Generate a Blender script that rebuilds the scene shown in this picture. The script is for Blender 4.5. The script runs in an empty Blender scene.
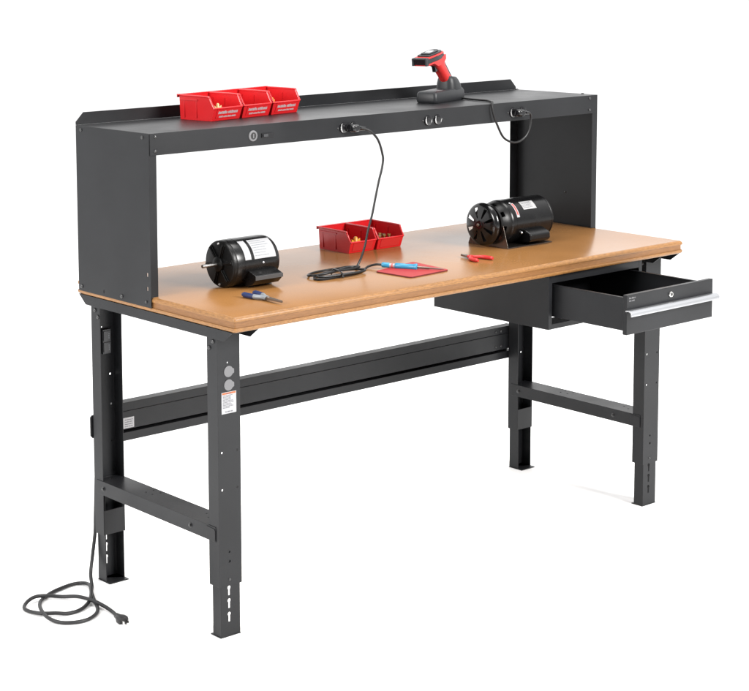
import bpy, bmesh, math, random
from mathutils import Vector, Matrix
random.seed(4)
S = bpy.context.scene
COL = S.collection
PI = math.pi

# ---------------------------------------------------------------- camera
F_PX, CX, CY, IW, IH = 1724.5, 186.8, 160.4, 749.0, 691.0
YAW, PITCH, ROLL = -0.6483, -0.1152, -0.0134
cam_d = bpy.data.cameras.new("camera")
cam = bpy.data.objects.new("camera", cam_d)
COL.objects.link(cam)
fwd = Vector((-math.sin(YAW) * math.cos(PITCH), math.cos(YAW) * math.cos(PITCH), math.sin(PITCH)))
rgt = Vector((math.cos(YAW), math.sin(YAW), 0))
upv = rgt.cross(fwd)
r2 = math.cos(ROLL) * rgt + math.sin(ROLL) * upv
u2 = -math.sin(ROLL) * rgt + math.cos(ROLL) * upv
M = Matrix((r2, u2, -fwd)).transposed().to_4x4()
M.translation = Vector((-2.6912, -3.3616, 1.7799))
cam.matrix_world = M
cam_d.sensor_fit = 'HORIZONTAL'
cam_d.sensor_width = 36.0
cam_d.lens = F_PX * 36.0 / IW
cam_d.shift_x = (IW / 2 - CX) / IW
cam_d.shift_y = (CY - IH / 2) / IW
cam_d.clip_start = 0.05
cam_d.clip_end = 2000
S.camera = cam

# ---------------------------------------------------------------- studio light
world = bpy.data.worlds.new("World")
S.world = world
world.use_nodes = True
bg = world.node_tree.nodes["Background"]
bg.inputs[1].default_value = 1.0
wn = world.node_tree
wtc = wn.nodes.new("ShaderNodeTexCoord")          # a bright studio sweep behind the bench, a darker room behind the camera
wdot = wn.nodes.new("ShaderNodeVectorMath")
wdot.operation = 'DOT_PRODUCT'
wdot.inputs[1].default_value = (0.25, 0.93, 0.27)
wmr = wn.nodes.new("ShaderNodeMapRange")
wmr.interpolation_type = 'SMOOTHSTEP'
wmr.inputs["From Min"].default_value = -0.75
wmr.inputs["From Max"].default_value = 0.55
wmr.inputs["To Min"].default_value = 0.45
wmr.inputs["To Max"].default_value = 1.55
wn.links.new(wtc.outputs["Generated"], wdot.inputs[0])
wn.links.new(wdot.outputs["Value"], wmr.inputs["Value"])
wn.links.new(wmr.outputs["Result"], bg.inputs[0])


def area(name, loc, target, size, sy, power):
    d = bpy.data.lights.new(name, 'AREA')
    d.shape = 'RECTANGLE'
    d.size, d.size_y, d.energy = size, sy, power
    d.color = (1, 0.985, 0.965)
    o = bpy.data.objects.new(name, d)
    COL.objects.link(o)
    o.location = loc
    o.rotation_euler = (Vector(target) - Vector(loc)).to_track_quat('-Z', 'Y').to_euler()
    return o


area("softbox_key", (2.2, -4.9, 3.7), (0.9, 0.2, 0.8), 2.0, 2.0, 680)
area("softbox_fill", (-4.2, 0.2, 2.6), (0.2, 0.3, 0.7), 1.8, 1.6, 240)
area("softbox_top", (0.9, 0.4, 4.6), (0.9, 0.4, 0.8), 3.0, 2.0, 150)
S.view_settings.view_transform = 'Standard'
S.view_settings.look = 'None'
S.view_settings.exposure = 0.0
S.view_settings.gamma = 1.0


# ---------------------------------------------------------------- materials
def mat(name, col, rough=0.5, metal=0.0, spec=0.5, coat=0.0, coat_r=0.1, bump=0.0, bscale=400.0,
        rvar=0.0, rscale=8.0, cvar=0.0, cscale=40.0, alpha=1.0):
    m = bpy.data.materials.new(name)
    m.use_nodes = True
    nt = m.node_tree
    b = nt.nodes["Principled BSDF"]
    b.inputs["Base Color"].default_value = (*col, 1)
    b.inputs["Roughness"].default_value = rough
    b.inputs["Metallic"].default_value = metal
    b.inputs["Specular IOR Level"].default_value = spec
    b.inputs["Coat Weight"].default_value = coat
    b.inputs["Coat Roughness"].default_value = coat_r
    tc = nt.nodes.new("ShaderNodeTexCoord")

    def noise(sc, det=3.0):
        n = nt.nodes.new("ShaderNodeTexNoise")
        n.inputs["Scale"].default_value = sc
        n.inputs["Detail"].default_value = det
        nt.links.new(tc.outputs["Object"], n.inputs["Vector"])
        return n
    if rvar > 0:
        n = noise(rscale, 5)
        mr = nt.nodes.new("ShaderNodeMapRange")
        mr.inputs["From Min"].default_value = 0.3
        mr.inputs["From Max"].default_value = 0.7
        mr.inputs["To Min"].default_value = max(0.02, rough - rvar)
        mr.inputs["To Max"].default_value = min(1, rough + rvar)
        nt.links.new(n.outputs["Fac"], mr.inputs["Value"])
        nt.links.new(mr.outputs["Result"], b.inputs["Roughness"])
    if cvar > 0:
        n = noise(cscale, 4)
        cr = nt.nodes.new("ShaderNodeValToRGB")
        cr.color_ramp.elements[0].position = 0.3
        cr.color_ramp.elements[1].position = 0.7
        cr.color_ramp.elements[0].color = (*[max(0, c * (1 - cvar)) for c in col], 1)
        cr.color_ramp.elements[1].color = (*[min(1, c * (1 + cvar)) for c in col], 1)
        nt.links.new(n.outputs["Fac"], cr.inputs["Fac"])
        nt.links.new(cr.outputs["Color"], b.inputs["Base Color"])
    if bump > 0:
        n = noise(bscale, 2)
        bp = nt.nodes.new("ShaderNodeBump")
        bp.inputs["Strength"].default_value = bump
        bp.inputs["Distance"].default_value = 0.0006
        nt.links.new(n.outputs["Fac"], bp.inputs["Height"])
        nt.links.new(bp.outputs["Normal"], b.inputs["Normal"])
    return m


def wood_mat(name, dark, light, sc, rough, spec, bump, stretch=(1, 1, 1)):
    m = bpy.data.materials.new(name)
    m.use_nodes = True
    nt = m.node_tree
    b = nt.nodes["Principled BSDF"]
    tc = nt.nodes.new("ShaderNodeTexCoord")
    mp = nt.nodes.new("ShaderNodeMapping")
    mp.inputs["Scale"].default_value = stretch
    nt.links.new(tc.outputs["Object"], mp.inputs["Vector"])
    n1 = nt.nodes.new("ShaderNodeTexNoise")
    n1.inputs["Scale"].default_value = sc
    n1.inputs["Detail"].default_value = 6
    n1.inputs["Roughness"].default_value = 0.75
    nt.links.new(mp.outputs["Vector"], n1.inputs["Vector"])
    n2 = nt.nodes.new("ShaderNodeTexNoise")
    n2.inputs["Scale"].default_value = 5.0
    n2.inputs["Detail"].default_value = 4
    nt.links.new(tc.outputs["Object"], n2.inputs["Vector"])
    cr = nt.nodes.new("ShaderNodeValToRGB")
    cr.color_ramp.elements[0].position = 0.32
    cr.color_ramp.elements[1].position = 0.68
    cr.color_ramp.elements[0].color = (*dark, 1)
    cr.color_ramp.elements[1].color = (*light, 1)
    nt.links.new(n1.outputs["Fac"], cr.inputs["Fac"])
    mx = nt.nodes.new("ShaderNodeMix")
    mx.data_type = 'RGBA'
    mx.blend_type = 'MULTIPLY'
    mx.inputs[0].default_value = 0.35
    nt.links.new(cr.outputs["Color"], mx.inputs[6])
    nt.links.new(n2.outputs["Color"], mx.inputs[7])
    cg = nt.nodes.new("ShaderNodeMapRange")
    cg.inputs["From Min"].default_value = 0.3
    cg.inputs["From Max"].default_value = 0.7
    cg.inputs["To Min"].default_value = 0.75
    cg.inputs["To Max"].default_value = 1.15
    nt.links.new(n2.outputs["Fac"], cg.inputs["Value"])
    nt.links.new(cg.outputs["Result"], mx.inputs[7])
    nt.links.new(mx.outputs[2], b.inputs["Base Color"])
    rr = nt.nodes.new("ShaderNodeMapRange")
    rr.inputs["To Min"].default_value = rough - 0.05
    rr.inputs["To Max"].default_value = rough + 0.07
    nt.links.new(n2.outputs["Fac"], rr.inputs["Value"])
    nt.links.new(rr.outputs["Result"], b.inputs["Roughness"])
    b.inputs["Specular IOR Level"].default_value = spec
    bp = nt.nodes.new("ShaderNodeBump")
    bp.inputs["Strength"].default_value = bump
    bp.inputs["Distance"].default_value = 0.0005
    nt.links.new(n1.outputs["Fac"], bp.inputs["Height"])
    nt.links.new(bp.outputs["Normal"], b.inputs["Normal"])
    return m


M_STEEL = mat("charcoal_powder_coat", (0.0100, 0.0105, 0.0118), 0.38, spec=0.24, bump=0.22, bscale=900, rvar=0.10, rscale=3.5, cvar=0.16, cscale=5)
M_BOLT = mat("black_oxide_bolt", (0.012, 0.012, 0.013), 0.28, spec=0.6)
M_HOLE = mat("dark_knockout", (0.006, 0.006, 0.006), 0.6)
M_WOOD = wood_mat("hardboard_top", (0.200, 0.093, 0.029), (0.262, 0.123, 0.040), 260, 0.24, 0.27, 0.03)
M_EDGE = wood_mat("hardboard_edge", (0.135, 0.061, 0.018), (0.300, 0.145, 0.046), 210, 0.42, 0.4, 0.7, (0.35, 0.35, 1.6))
M_BAND = wood_mat("hardboard_edge_band", (0.135, 0.058, 0.017), (0.205, 0.092, 0.028), 170, 0.42, 0.4, 0.45, (0.25, 0.25, 2.0))
M_ALU = mat("brushed_aluminium", (0.50, 0.51, 0.53), 0.38, metal=1.0)
M_CHROME = mat("bright_steel", (0.72, 0.71, 0.69), 0.22, metal=1.0)
M_ZINC = mat("zinc_plated_steel", (0.50, 0.50, 0.50), 0.42, metal=0.7, cvar=0.15)
M_SHAFT = mat("machined_shaft", (0.36, 0.35, 0.34), 0.30, metal=1.0)
M_BOXEDGE = mat("grey_box_edge", (0.045, 0.046, 0.048), 0.4)  # plain grey strip along the outer edge of the terminal box
M_CRADLE = mat("dull_dark_plated_steel", (0.13, 0.11, 0.095), 0.26, metal=0.95)
M_WHITE = mat("white_label", (0.31, 0.31, 0.32), 0.4)
M_INK = mat("grey_ink", (0.05, 0.05, 0.06), 0.5)
M_ORANGE = mat("orange_ink", (0.36, 0.08, 0.015), 0.45)
M_REDINK = mat("red_ink", (0.60, 0.06, 0.05), 0.45)
M_KNOCK = mat("grey_plastic_plug", (0.115, 0.115, 0.12), 0.55)
M_RED = mat("red_polypropylene", (0.47, 0.010, 0.013), 0.27, spec=0.5, bump=0.05, bscale=500, cvar=0.05, cscale=30)
M_REDMAT = mat("red_silicone_mat", (0.29, 0.010, 0.011), 0.55, bump=0.2, bscale=700)
M_MOTOR = mat("motor_black_enamel", (0.0030, 0.0030, 0.0033), 0.24, spec=0.36, rvar=0.05, rscale=25)
M_MOTORD = mat("motor_cast_end", (0.0025, 0.0025, 0.0026), 0.36, spec=0.25, bump=0.25, bscale=350)
M_FAN = mat("glossy_black_fan", (0.0035, 0.0035, 0.004), 0.16, spec=0.5)
M_RUBBER = mat("black_rubber_cord", (0.007, 0.007, 0.0075), 0.40, spec=0.3)
M_CORDG = mat("grey_rubber_cord", (0.018, 0.018, 0.019), 0.45, spec=0.3)
M_PLASTIC = mat("black_plastic", (0.006, 0.006, 0.007), 0.14, spec=0.55)
M_GREYP = mat("grey_plastic", (0.017, 0.018, 0.020), 0.42, spec=0.28, bump=0.15, bscale=600)
M_GREYD = mat("dark_grey_plastic", (0.022, 0.023, 0.026), 0.4, bump=0.1, bscale=600)
M_REDP = mat("scanner_red_rubber", (0.42, 0.016, 0.015), 0.42)
M_GLASS = mat("dark_scan_window", (0.01, 0.008, 0.010), 0.06, spec=0.8)
M_BLUE = mat("cyan_handle_plastic", (0.022, 0.20, 0.34), 0.35)
M_NAVY = mat("navy_grip_plastic", (0.010, 0.022, 0.085), 0.4)
M_LGREY = mat("light_grey_grip", (0.17, 0.185, 0.20), 0.42)
M_TOOL = mat("tool_steel", (0.20, 0.165, 0.14), 0.35, metal=0.9)
M_YEL = mat("yellow_plastic", (0.52, 0.22, 0.015), 0.4)
M_CREAM = mat("cream_plastic", (0.50, 0.36, 0.15), 0.4)
M_BRASS = mat("brass", (0.36, 0.22, 0.07), 0.38, metal=0.9)
M_BRONZE = mat("bronze", (0.13, 0.07, 0.04), 0.4, metal=0.6)
M_FLOOR = mat("white_studio_floor", (0.93, 0.93, 0.93), 0.6, spec=0.2)


# ---------------------------------------------------------------- mesh builder
def smooth_path(pts, n=8):
    P = [Vector(p) for p in pts]
    P = [P[0] * 2 - P[1]] + P + [P[-1] * 2 - P[-2]]
    out = []
    for i in range(1, len(P) - 2):
        p0, p1, p2, p3 = P[i - 1:i + 3]
        for k in range(n):
            t = k / n
            out.append(0.5 * ((2 * p1) + (p2 - p0) * t + (2 * p0 - 5 * p1 + 4 * p2 - p3) * t * t + (3 * p1 - p0 - 3 * p2 + p3) * t ** 3))
    out.append(P[-2])
    return out


class MB:
    def __init__(self):
        self.bm = bmesh.new()
        self.mi = 0
        self.T = Matrix.Identity(4)

    def _v(self, p):
        return self.bm.verts.new(self.T @ Vector(p))

    def _f(self, vs):
        try:
            f = self.bm.faces.new(vs)
            f.material_index = self.mi
            return f
        except ValueError:
            return None

    def box(self, a, b):
        x0, y0, z0 = a
        x1, y1, z1 = b
        v = [self._v(p) for p in ((x0, y0, z0), (x1, y0, z0), (x1, y1, z0), (x0, y1, z0), (x0, y0, z1), (x1, y0, z1), (x1, y1, z1), (x0, y1, z1))]
        for q in ((3, 2, 1, 0), (4, 5, 6, 7), (0, 1, 5, 4), (1, 2, 6, 5), (2, 3, 7, 6), (3, 0, 4, 7)):
            self._f([v[i] for i in q])

    def prism(self, poly, axis, a, b):
        def P(p, t):
            if axis == 'x':
                return (t, p[0], p[1])
            if axis == 'y':
                return (p[0], t, p[1])
            return (p[0], p[1], t)
        va = [self._v(P(p, a)) for p in poly]
        vb = [self._v(P(p, b)) for p in poly]
        n = len(poly)
        self._f(va[::-1])
        self._f(vb)
        for i in range(n):
            self._f([va[i], va[(i + 1) % n], vb[(i + 1) % n], vb[i]])

    def rings(self, rings, cap=True, close=True):
        R = [[self._v(p) for p in r] for r in rings]
        n = len(R[0])
        for i in range(len(R) - 1):
            for j in range(n if close else n - 1):
                self._f([R[i][j], R[i][(j + 1) % n], R[i + 1][(j + 1) % n], R[i + 1][j]])
        if cap:
            self._f(R[0][::-1])
            self._f(R[-1])

    def lathe(self, prof, org, axis, seg=40):
        ax = Vector(axis).normalized()
        t = Vector((0, 0, 1)) if abs(ax.z) < 0.9 else Vector((1, 0, 0))
        e1 = ax.cross(t).normalized()
        e2 = ax.cross(e1)
        o = Vector(org)
        self.rings([[o + ax * h + (e1 * math.cos(2 * PI * k / seg) + e2 * math.sin(2 * PI * k / seg)) * max(r, 1e-5)
                     for k in range(seg)] for r, h in prof])

    def cyl(self, p0, p1, r0, r1=None, seg=16):
        p0, p1 = Vector(p0), Vector(p1)
        self.lathe([(r0, 0), (r0 if r1 is None else r1, (p1 - p0).length)], p0, p1 - p0, seg)

    def tube(self, pts, r, seg=10, n=8, smooth=True, flat=1.0):
        P = smooth_path(pts, n) if smooth else [Vector(p) for p in pts]
        rings = []
        tan = (P[1] - P[0]).normalized()
        up = Vector((0, 0, 1)) if abs(tan.z) < 0.9 else Vector((1, 0, 0))
        e1 = tan.cross(up).normalized()
        for i, p in enumerate(P):
            tn = (P[min(i + 1, len(P) - 1)] - P[max(i - 1, 0)]).normalized()
            e1 = (e1 - tn * e1.dot(tn)).normalized()
            e2 = tn.cross(e1)
            rr = r(i / (len(P) - 1)) if callable(r) else r
            rings.append([p + (e1 * math.cos(2 * PI * k / seg) + e2 * math.sin(2 * PI * k / seg) * flat) * rr for k in range(seg)])
        self.rings(rings)

    def dome(self, c, axis, r, h, seg=12):
        self.lathe([(r, 0), (r, h * 0.35), (r * 0.85, h * 0.7), (r * 0.5, h * 0.95), (0.0, h)], c, axis, seg)

    def patch(self, cy, cz, r, x0, x1, a0, a1, n=10, t=0.0006):
        """sticker wrapped on a cylinder lying along x; angle from the front, upwards"""
        rings = []
        for rr in (r, r + t):
            pass
        rows = []
        for k in range(n + 1):
            a = a0 + (a1 - a0) * k / n
            d = Vector((0, -math.cos(a), math.sin(a)))
            c = Vector((0, cy, cz))
            rows.append([c + d * (r - 0.0004) + Vector((x0, 0, 0)), c + d * (r - 0.0004) + Vector((x1, 0, 0)),
                         c + d * (r + t) + Vector((x1, 0, 0)), c + d * (r + t) + Vector((x0, 0, 0))])
        self.rings(rows)

    def microtext(self, o, u, v, w, h, mi, gap=0.35, t=0.0003, big=1.0):
        """a row of small letter strokes too small to read"""
        o, u, v = Vector(o), Vector(u).normalized(), Vector(v).normalized()
        n = u.cross(v)
        old = self.mi
        self.mi = mi
        x = 0.0
        while x < w:
            word = random.randint(3, 8)
            for _ in range(word):
                cw = h * random.uniform(0.35, 0.6)
                if x + cw > w:
                    break
                ch = h * random.uniform(0.72, 1.0)
                p = o + u * x - n * 0.0002
                q = [p, p + u * cw, p + u * cw + v * ch, p + v * ch]
                a = [self._v(s) for s in q]
                b = [self._v(s + n * t) for s in q]
                self._f(b)
                for i in range(4):
                    self._f([a[i], a[(i + 1) % 4], b[(i + 1) % 4], b[i]])
                x += cw + h * 0.16
            x += h * gap
        self.mi = old

    def make(self, name, mats, parent=None, bevel=0.0, seg=2, angle=35, cut=None, split=False):
        bm = self.bm
        bmesh.ops.recalc_face_normals(bm, faces=bm.faces[:])
        me = bpy.data.meshes.new(name)
        bm.to_mesh(me)
        bm.free()
        if not isinstance(mats, (list, tuple)):
            mats = [mats]
        if split:
            return split_islands(name, me, mats, parent, bevel, seg, angle)
        for m in mats:
            me.materials.append(m)
        ob = bpy.data.objects.new(name, me)
        COL.objects.link(ob)
        if cut is not None:
            bmesh.ops.recalc_face_normals(cut.bm, faces=cut.bm.faces[:])
            cm = bpy.data.meshes.new("cutter")
            cut.bm.to_mesh(cm)
            cut.bm.free()
            cm.materials.append(mats[0])
            co = bpy.data.objects.new("cutter", cm)
            COL.objects.link(co)
            md = ob.modifiers.new("holes", 'BOOLEAN')
            md.operation = 'DIFFERENCE'
            md.object = co
            md.solver = 'EXACT'
            dg = bpy.context.evaluated_depsgraph_get()
            nm = bpy.data.meshes.new_from_object(ob.evaluated_get(dg))
            ob.modifiers.clear()
            ob.data = nm
            nm.name = name
            bpy.data.objects.remove(co)
            me = nm
        for p in me.polygons:
            p.use_smooth = True
        me.set_sharp_from_angle(angle=math.radians(angle))
        if bevel > 0:
            b = ob.modifiers.new("edge_radius", 'BEVEL')
            b.width = bevel
            b.segments = seg
            b.limit_method = 'ANGLE'
            b.angle_limit = math.radians(angle)
            b.harden_normals = True
        if parent is not None:
            ob.parent = parent
        return ob


def split_islands(name, me, mats, parent, bevel, seg, angle):
    """one object per loose piece: every bolt, slot or blade is a part of its own"""
    root = list(range(len(me.vertices)))

    def find(i):
        while root[i] != i:
            root[i] = root[root[i]]
            i = root[i]
        return i
    for e in me.edges:
        a, b = find(e.vertices[0]), find(e.vertices[1])
        root[a] = b
    groups = {}
    for p in me.polygons:
        groups.setdefault(find(p.vertices[0]), []).append((tuple(p.vertices), p.material_index))
    out = []
    for faces in groups.values():
        m = MB()
        vm = {}
        for vs, mi in faces:
            m.mi = mi
            m._f([vm.setdefault(i, None) or vm.__setitem__(i, m._v(me.vertices[i].co)) or vm[i] for i in vs])
        out.append(m.make(name, mats, parent, bevel, seg, angle))
    bpy.data.meshes.remove(me)
    return out[0]


def thing(name, label, cat, loc=(0, 0, 0), rz=0.0, group=None):
    o = bpy.data.objects.new(name, None)
    o.empty_display_size = 0.05
    COL.objects.link(o)
    o.location = loc
    o.rotation_euler = (0, 0, rz)
    o["label"] = label
    o["category"] = cat
    if group:
        o["group"] = group
    return o


def copy_part(o, parent, dx=0.0):
    c = o.copy()
    COL.objects.link(c)
    c.parent = parent
    c.location = o.location + Vector((dx, 0, 0))
    for ch in [k for k in COL.objects if k.parent == o]:
        copy_part(ch, c)
    return c


def copy_thing(o, loc, rz, label):
    c = copy_part(o, None)
    c.location = loc
    c.rotation_euler = (0, 0, rz)
    c["label"] = label
    return c


def rrect(hx, hy, r, n=4, cx=0.0, cy=0.0):
    out = []
    for (sx, sy, a0) in ((1, 1, 0), (-1, 1, 90), (-1, -1, 180), (1, -1, 270)):
        for k in range(n + 1):
            a = math.radians(a0 + 90 * k / n)
            out.append((cx + sx * (hx - r) + r * math.cos(a), cy + sy * (hy - r) + r * math.sin(a)))
    return out


# ---------------------------------------------------------------- setting
mb = MB()
mb.box((-150, -150, -0.3), (150, 150, 0.0))
floor = mb.make("floor", M_FLOOR)
floor["kind"] = "structure"

# ---------------------------------------------------------------- workbench
W, D, H, TH = 1.829, 0.721, 0.8767, 0.0401
ZU = H - TH                     # underside of the top
YR, YB, HR = 0.354, 0.7063, 1.3224
bench = thing("workbench", "black steel workbench with wooden top, open drawer and raised rear shelf", "workbench")

# tabletop
mb = MB()
prof = [(H, 0.0075), (H - 0.0012, 0.0045), (H - 0.0045, 0.0012), (H - 0.0085, 0.0), (H - 0.0125, 0.0006), (H - 0.0138, 0.0034),
        (H - 0.0155, 0.0036), (H - 0.0265, 0.0034), (H - 0.0280, 0.0032), (H - 0.0292, 0.0006), (H - 0.0325, 0.0), (H - 0.0375, 0.0008), (ZU, 0.004)]
rings = []
for z, ins in prof:
    rings.append([(x, y, z) for x, y in rrect(W / 2 - ins, D / 2 - ins, 0.006, 3, W / 2, D / 2)])
mb.rings(rings)
for f in mb.bm.faces:
    n = len(f.verts)
    zc = sum(v.co.z for v in f.verts) / n
    f.material_index = 0 if zc > H - 0.0001 else (2 if H - 0.029 < zc < H - 0.0125 else 1)
top = mb.make("tabletop", [M_WOOD, M_EDGE, M_BAND], bench, angle=50)
# (recalc keeps indices; only faces of the top sheet carry the smooth hardboard)

# support channels under the two ends
def channel(xa):
    m = MB()
    w, t = 0.0895, 0.0025
    def side(x0, x1):
        m.prism([(0.010, ZU - 0.0005), (0.046, 0.8085), (0.680, 0.8085), (0.714, ZU - 0.0005)], 'x', x0, x1)
    side(xa, xa + t)
    side(xa + w - t, xa + w)
    m.box((xa + t, 0.012, ZU - 0.0032), (xa + w - t, 0.712, ZU - 0.0007))
    return m.make("support_channel", M_STEEL, bench, bevel=0.0006)


channel(0.0008)
channel(1.7387)


def u_poly(x0, x1, yw, yf, t):
    """C profile: web at yw, flanges reaching to yf"""
    s = 1 if yf > yw else -1
    p = [(x0, yw), (x1, yw), (x1, yf), (x1 - t, yf), (x1 - t, yw + s * t), (x0 + t, yw + s * t), (x0 + t, yf), (x0, yf)]
    return p


def keyhole(c, x, z, y0, y1):
    pts = [(x + 0.0052 * math.cos(a), z + 0.0085 + 0.0052 * math.sin(a)) for a in [math.radians(-57 + 294 * k / 12) for k in range(13)]]
    c.prism(pts + [(x - 0.0028, z - 0.0125), (x + 0.0028, z - 0.0125)], 'y', y0, y1)


def hole(c, x, z, r, y0, y1):
    c.prism([(x + r * math.cos(a), z + r * math.sin(a)) for a in [2 * PI * k / 10 for k in range(10)]], 'y', y0, y1)


def make_leg(front):
    yw, yf = (0.0802, 0.1238) if front else (0.6602, 0.6166)
    iw, jf = (0.0829, 0.1185) if front else (0.6575, 0.6166)
    s = 1 if front else -1
    m = MB()
    m.prism(u_poly(0.0059, 0.0809, yw, yf, 0.0022), 'z', 0.1405, ZU - 0.0034)
    # bent front plate closing the foot of the sleeve
    c = MB()
    ya, yb = yw - 0.02, yw + 0.02
    for z in (0.5033, 0.4030):
        hole(c, 0.0187, z, 0.0031, ya, yb)
        hole(c, 0.0683, z + (0.0 if front or z < 0.45 else 0.0085), 0.0031, ya, yb)
    hole(c, 0.0400, 0.2324, 0.0028, ya, yb)
    hole(c, 0.0400, 0.2066, 0.0036, ya, yb)
    hole(c, 0.0400, 0.7411, 0.0022, ya, yb)
    if not front:
        hole(c, 0.0665, 0.6002, 0.0033, ya, yb)
    leg = m.make("leg", M_STEEL, bench, bevel=0.0011, cut=c)
    # closing plate
    m = MB()
    yc = yf
    m.box((0.0083, min(yc, yc - s * 0.002), 0.142), (0.0785, max(yc, yc - s * 0.002), 0.214))
    m.make("closing_plate", M_STEEL, leg, bevel=0.0006)
    # telescopic foot
    m = MB()
    m.prism(u_poly(0.0116, 0.0762, iw, jf, 0.0022), 'z', 0.0032, 0.30)
    c = MB()
    for z in (0.1255, 0.0905, 0.0535):
        keyhole(c, 0.0397, z, iw - 0.02, iw + 0.02)
    foot = m.make("leg_extension", M_STEEL, leg, bevel=0.0011, cut=c)
    m = MB()
    yp = 0.1262 if front else 0.5985
    m.box((0.0102, min(iw, yp), 0.0), (0.0776, max(iw, yp), 0.0030))
    m.make("foot_plate", M_STEEL, leg, bevel=0.0005)
    m = MB()
    bz = [(0.0966, 0.7994), (0.1128, 0.7803)] if front else [(0.6399, 0.7984), (0.6254, 0.7804)]
    for y, z in bz:
        m.dome((0.0058, y, z), (-1, 0, 0), 0.0062, 0.0045, 12)
        m.dome((0.0811, y, z), (1, 0, 0), 0.0062, 0.0045, 12)
    m.dome((0.0398, yw - s * -0.0002, 0.1572), (0, -s, 0), 0.0042, 0.0022, 10)
    m.make("bolt", M_BOLT, leg, split=True)
    return leg


lf = make_leg(True)
lr = make_leg(False)
DX = 1.7436
rf = copy_part(lf, bench, DX)
rr = copy_part(lr, bench, DX)

# extra details on the left legs
m = MB()
for z in (0.7173, 0.6814):
    pts = [(0.0425 + 0.0150 * math.cos(a), z + 0.0150 * math.sin(a)) for a in [math.radians(32 + 296 * k / 20) for k in range(21)]]
    pts += [(0.0605, z - 0.0052), (0.0605, z + 0.0052)]
    m.prism(pts, 'y', 0.0786, 0.0808)
m.make("knockout_cover", M_KNOCK, lf, bevel=0.0005, split=True)
m = MB()
m.box((0.0185, 0.0795, 0.606), (0.0672, 0.0806, 0.6632))
m.mi = 2
m.box((0.0205, 0.0792, 0.6575), (0.0652, 0.0796, 0.6620))
m.microtext((0.034, 0.0792, 0.6582), (1, 0, 0), (0, 0, 1), 0.018, 0.0028, 1)
z = 0.6535
while z > 0.618:
    m.microtext((0.0225, 0.0795, z), (1, 0, 0), (0, 0, 1), random.uniform(0.022, 0.038), 0.0020, 1)
    z -= 0.0036
m.microtext((0.030, 0.0795, 0.6095), (1, 0, 0), (0, 0, 1), 0.026, 0.0034, 1)
m.make("warning_label", [M_WHITE, M_INK, M_ORANGE], lf)
m = MB()
m.box((0.0355, 0.6470, 0.6640), (0.0635, 0.6578, 0.7345))
m.box((0.0375, 0.6445, 0.7015), (0.0605, 0.6472, 0.7300))
m.box((0.0375, 0.6445, 0.6685), (0.0605, 0.6472, 0.6970))
m.mi = 1
for z in (0.7160, 0.6830):
    for k in range(3):
        m.box((0.0535, 0.6438, z - 0.008 + k * 0.006), (0.0565, 0.6446, z - 0.0045 + k * 0.006))
m.make("receptacle_box", [M_GREYD, M_LGREY], lr, bevel=0.0006)


# foot rails between front and rear legs
def foot_rail(xa):
    m = MB()
    zt = 0.3025
    x0, x1, t = xa - 0.0018, xa + 0.0768, 0.0018
    m.prism([(x0, zt - 0.0408), (x0 + t, zt - 0.0408), (x0 + t, zt - t), (x1 - t, zt - t), (x1 - t, zt - 0.0408), (x1, zt - 0.0408), (x1, zt), (x0, zt)], 'y', 0.0935, 0.6465)
    c = MB()
    def vh(x, y, r=0.003):
        c.prism([(x + r * math.cos(a), y + r * math.sin(a)) for a in [2 * PI * k / 8 for k in range(8)]], 'z', zt - 0.01, zt + 0.01)
    for x, y in ((0.042, 0.456), (0.044, 0.428), (0.070, 0.458), (0.070, 0.425), (0.070, 0.612), (0.038, 0.624), (0.042, 0.170), (0.058, 0.200)):
        vh(xa - 0.0059 + x, y)
    o = m.make("foot_rail", M_STEEL, bench, bevel=0.0009, cut=c)
    m = MB()
    for y in (0.612, 0.2020):
        for xx, dx in ((x0, -1), (x1, 1)):
            m.lathe([(0.0068, 0), (0.0068, 0.0012), (0.0045, 0.0014), (0.0045, 0.0042), (0.003, 0.0052), (0, 0.0052)], (xx - dx * 0.0002, y, zt - 0.021), (dx, 0, 0), 12)
    m.make("bolt", M_BOLT, o, split=True)
    m = MB()
    m.prism([(0.131, zt - 0.0035), (0.098, zt - 0.0050), (0.094, zt - 0.0095), (0.094, zt - 0.0370), (0.131, zt - 0.0400)], 'x', x0 - 0.0016, x0 - 0.0001)
    m.make("end_gusset", M_STEEL, o, bevel=0.0005)
    return o


foot_rail(0.0059)
foot_rail(0.0059 + DX)

# rear stringer
m = MB()
y0 = 0.6642
poly = [(y0, 0.5045), (y0, 0.4800), (y0 + 0.0022, 0.4790), (y0 - 0.0002, 0.4780), (y0 - 0.0002, 0.4245), (y0 + 0.030, 0.4235), (y0 + 0.030, 0.4160),
        (y0 + 0.0004, 0.4150), (y0 + 0.0004, 0.3905), (y0 + 0.0030, 0.3895), (y0 + 0.034, 0.3895), (y0 + 0.034, 0.5045)]
m.prism(poly, 'x', 0.0500, 1.7800)
for xa in (0.0006, 1.7760):
    m.prism([(xa, 0.4260), (xa + 0.006, 0.4185), (xa + 0.0530, 0.4185), (xa + 0.0530, 0.4858), (xa + 0.006, 0.4858), (xa, 0.4800)], 'y', y0 + 0.0005, y0 + 0.0060)
st = m.make("rear_stringer", M_STEEL, bench, bevel=0.0008)
m = MB()
m.box((0.1010, y0 - 0.0009, 0.4275), (0.1515, y0 - 0.0001, 0.4590))
for k in range(4):
    m.microtext((0.118, y0 - 0.0009, 0.4510 - k * 0.0065), (1, 0, 0), (0, 0, 1), 0.030, 0.0030, 1)
m.make("label", [M_WHITE, M_INK], st)
m = MB()
for x in (1.690, 1.715):
    for z in (0.490, 0.437):
        m.dome((x, y0 - 0.0001, z), (0, -1, 0), 0.005, 0.003, 10)
m.make("bolt", M_BOLT, st, split=True)

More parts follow.
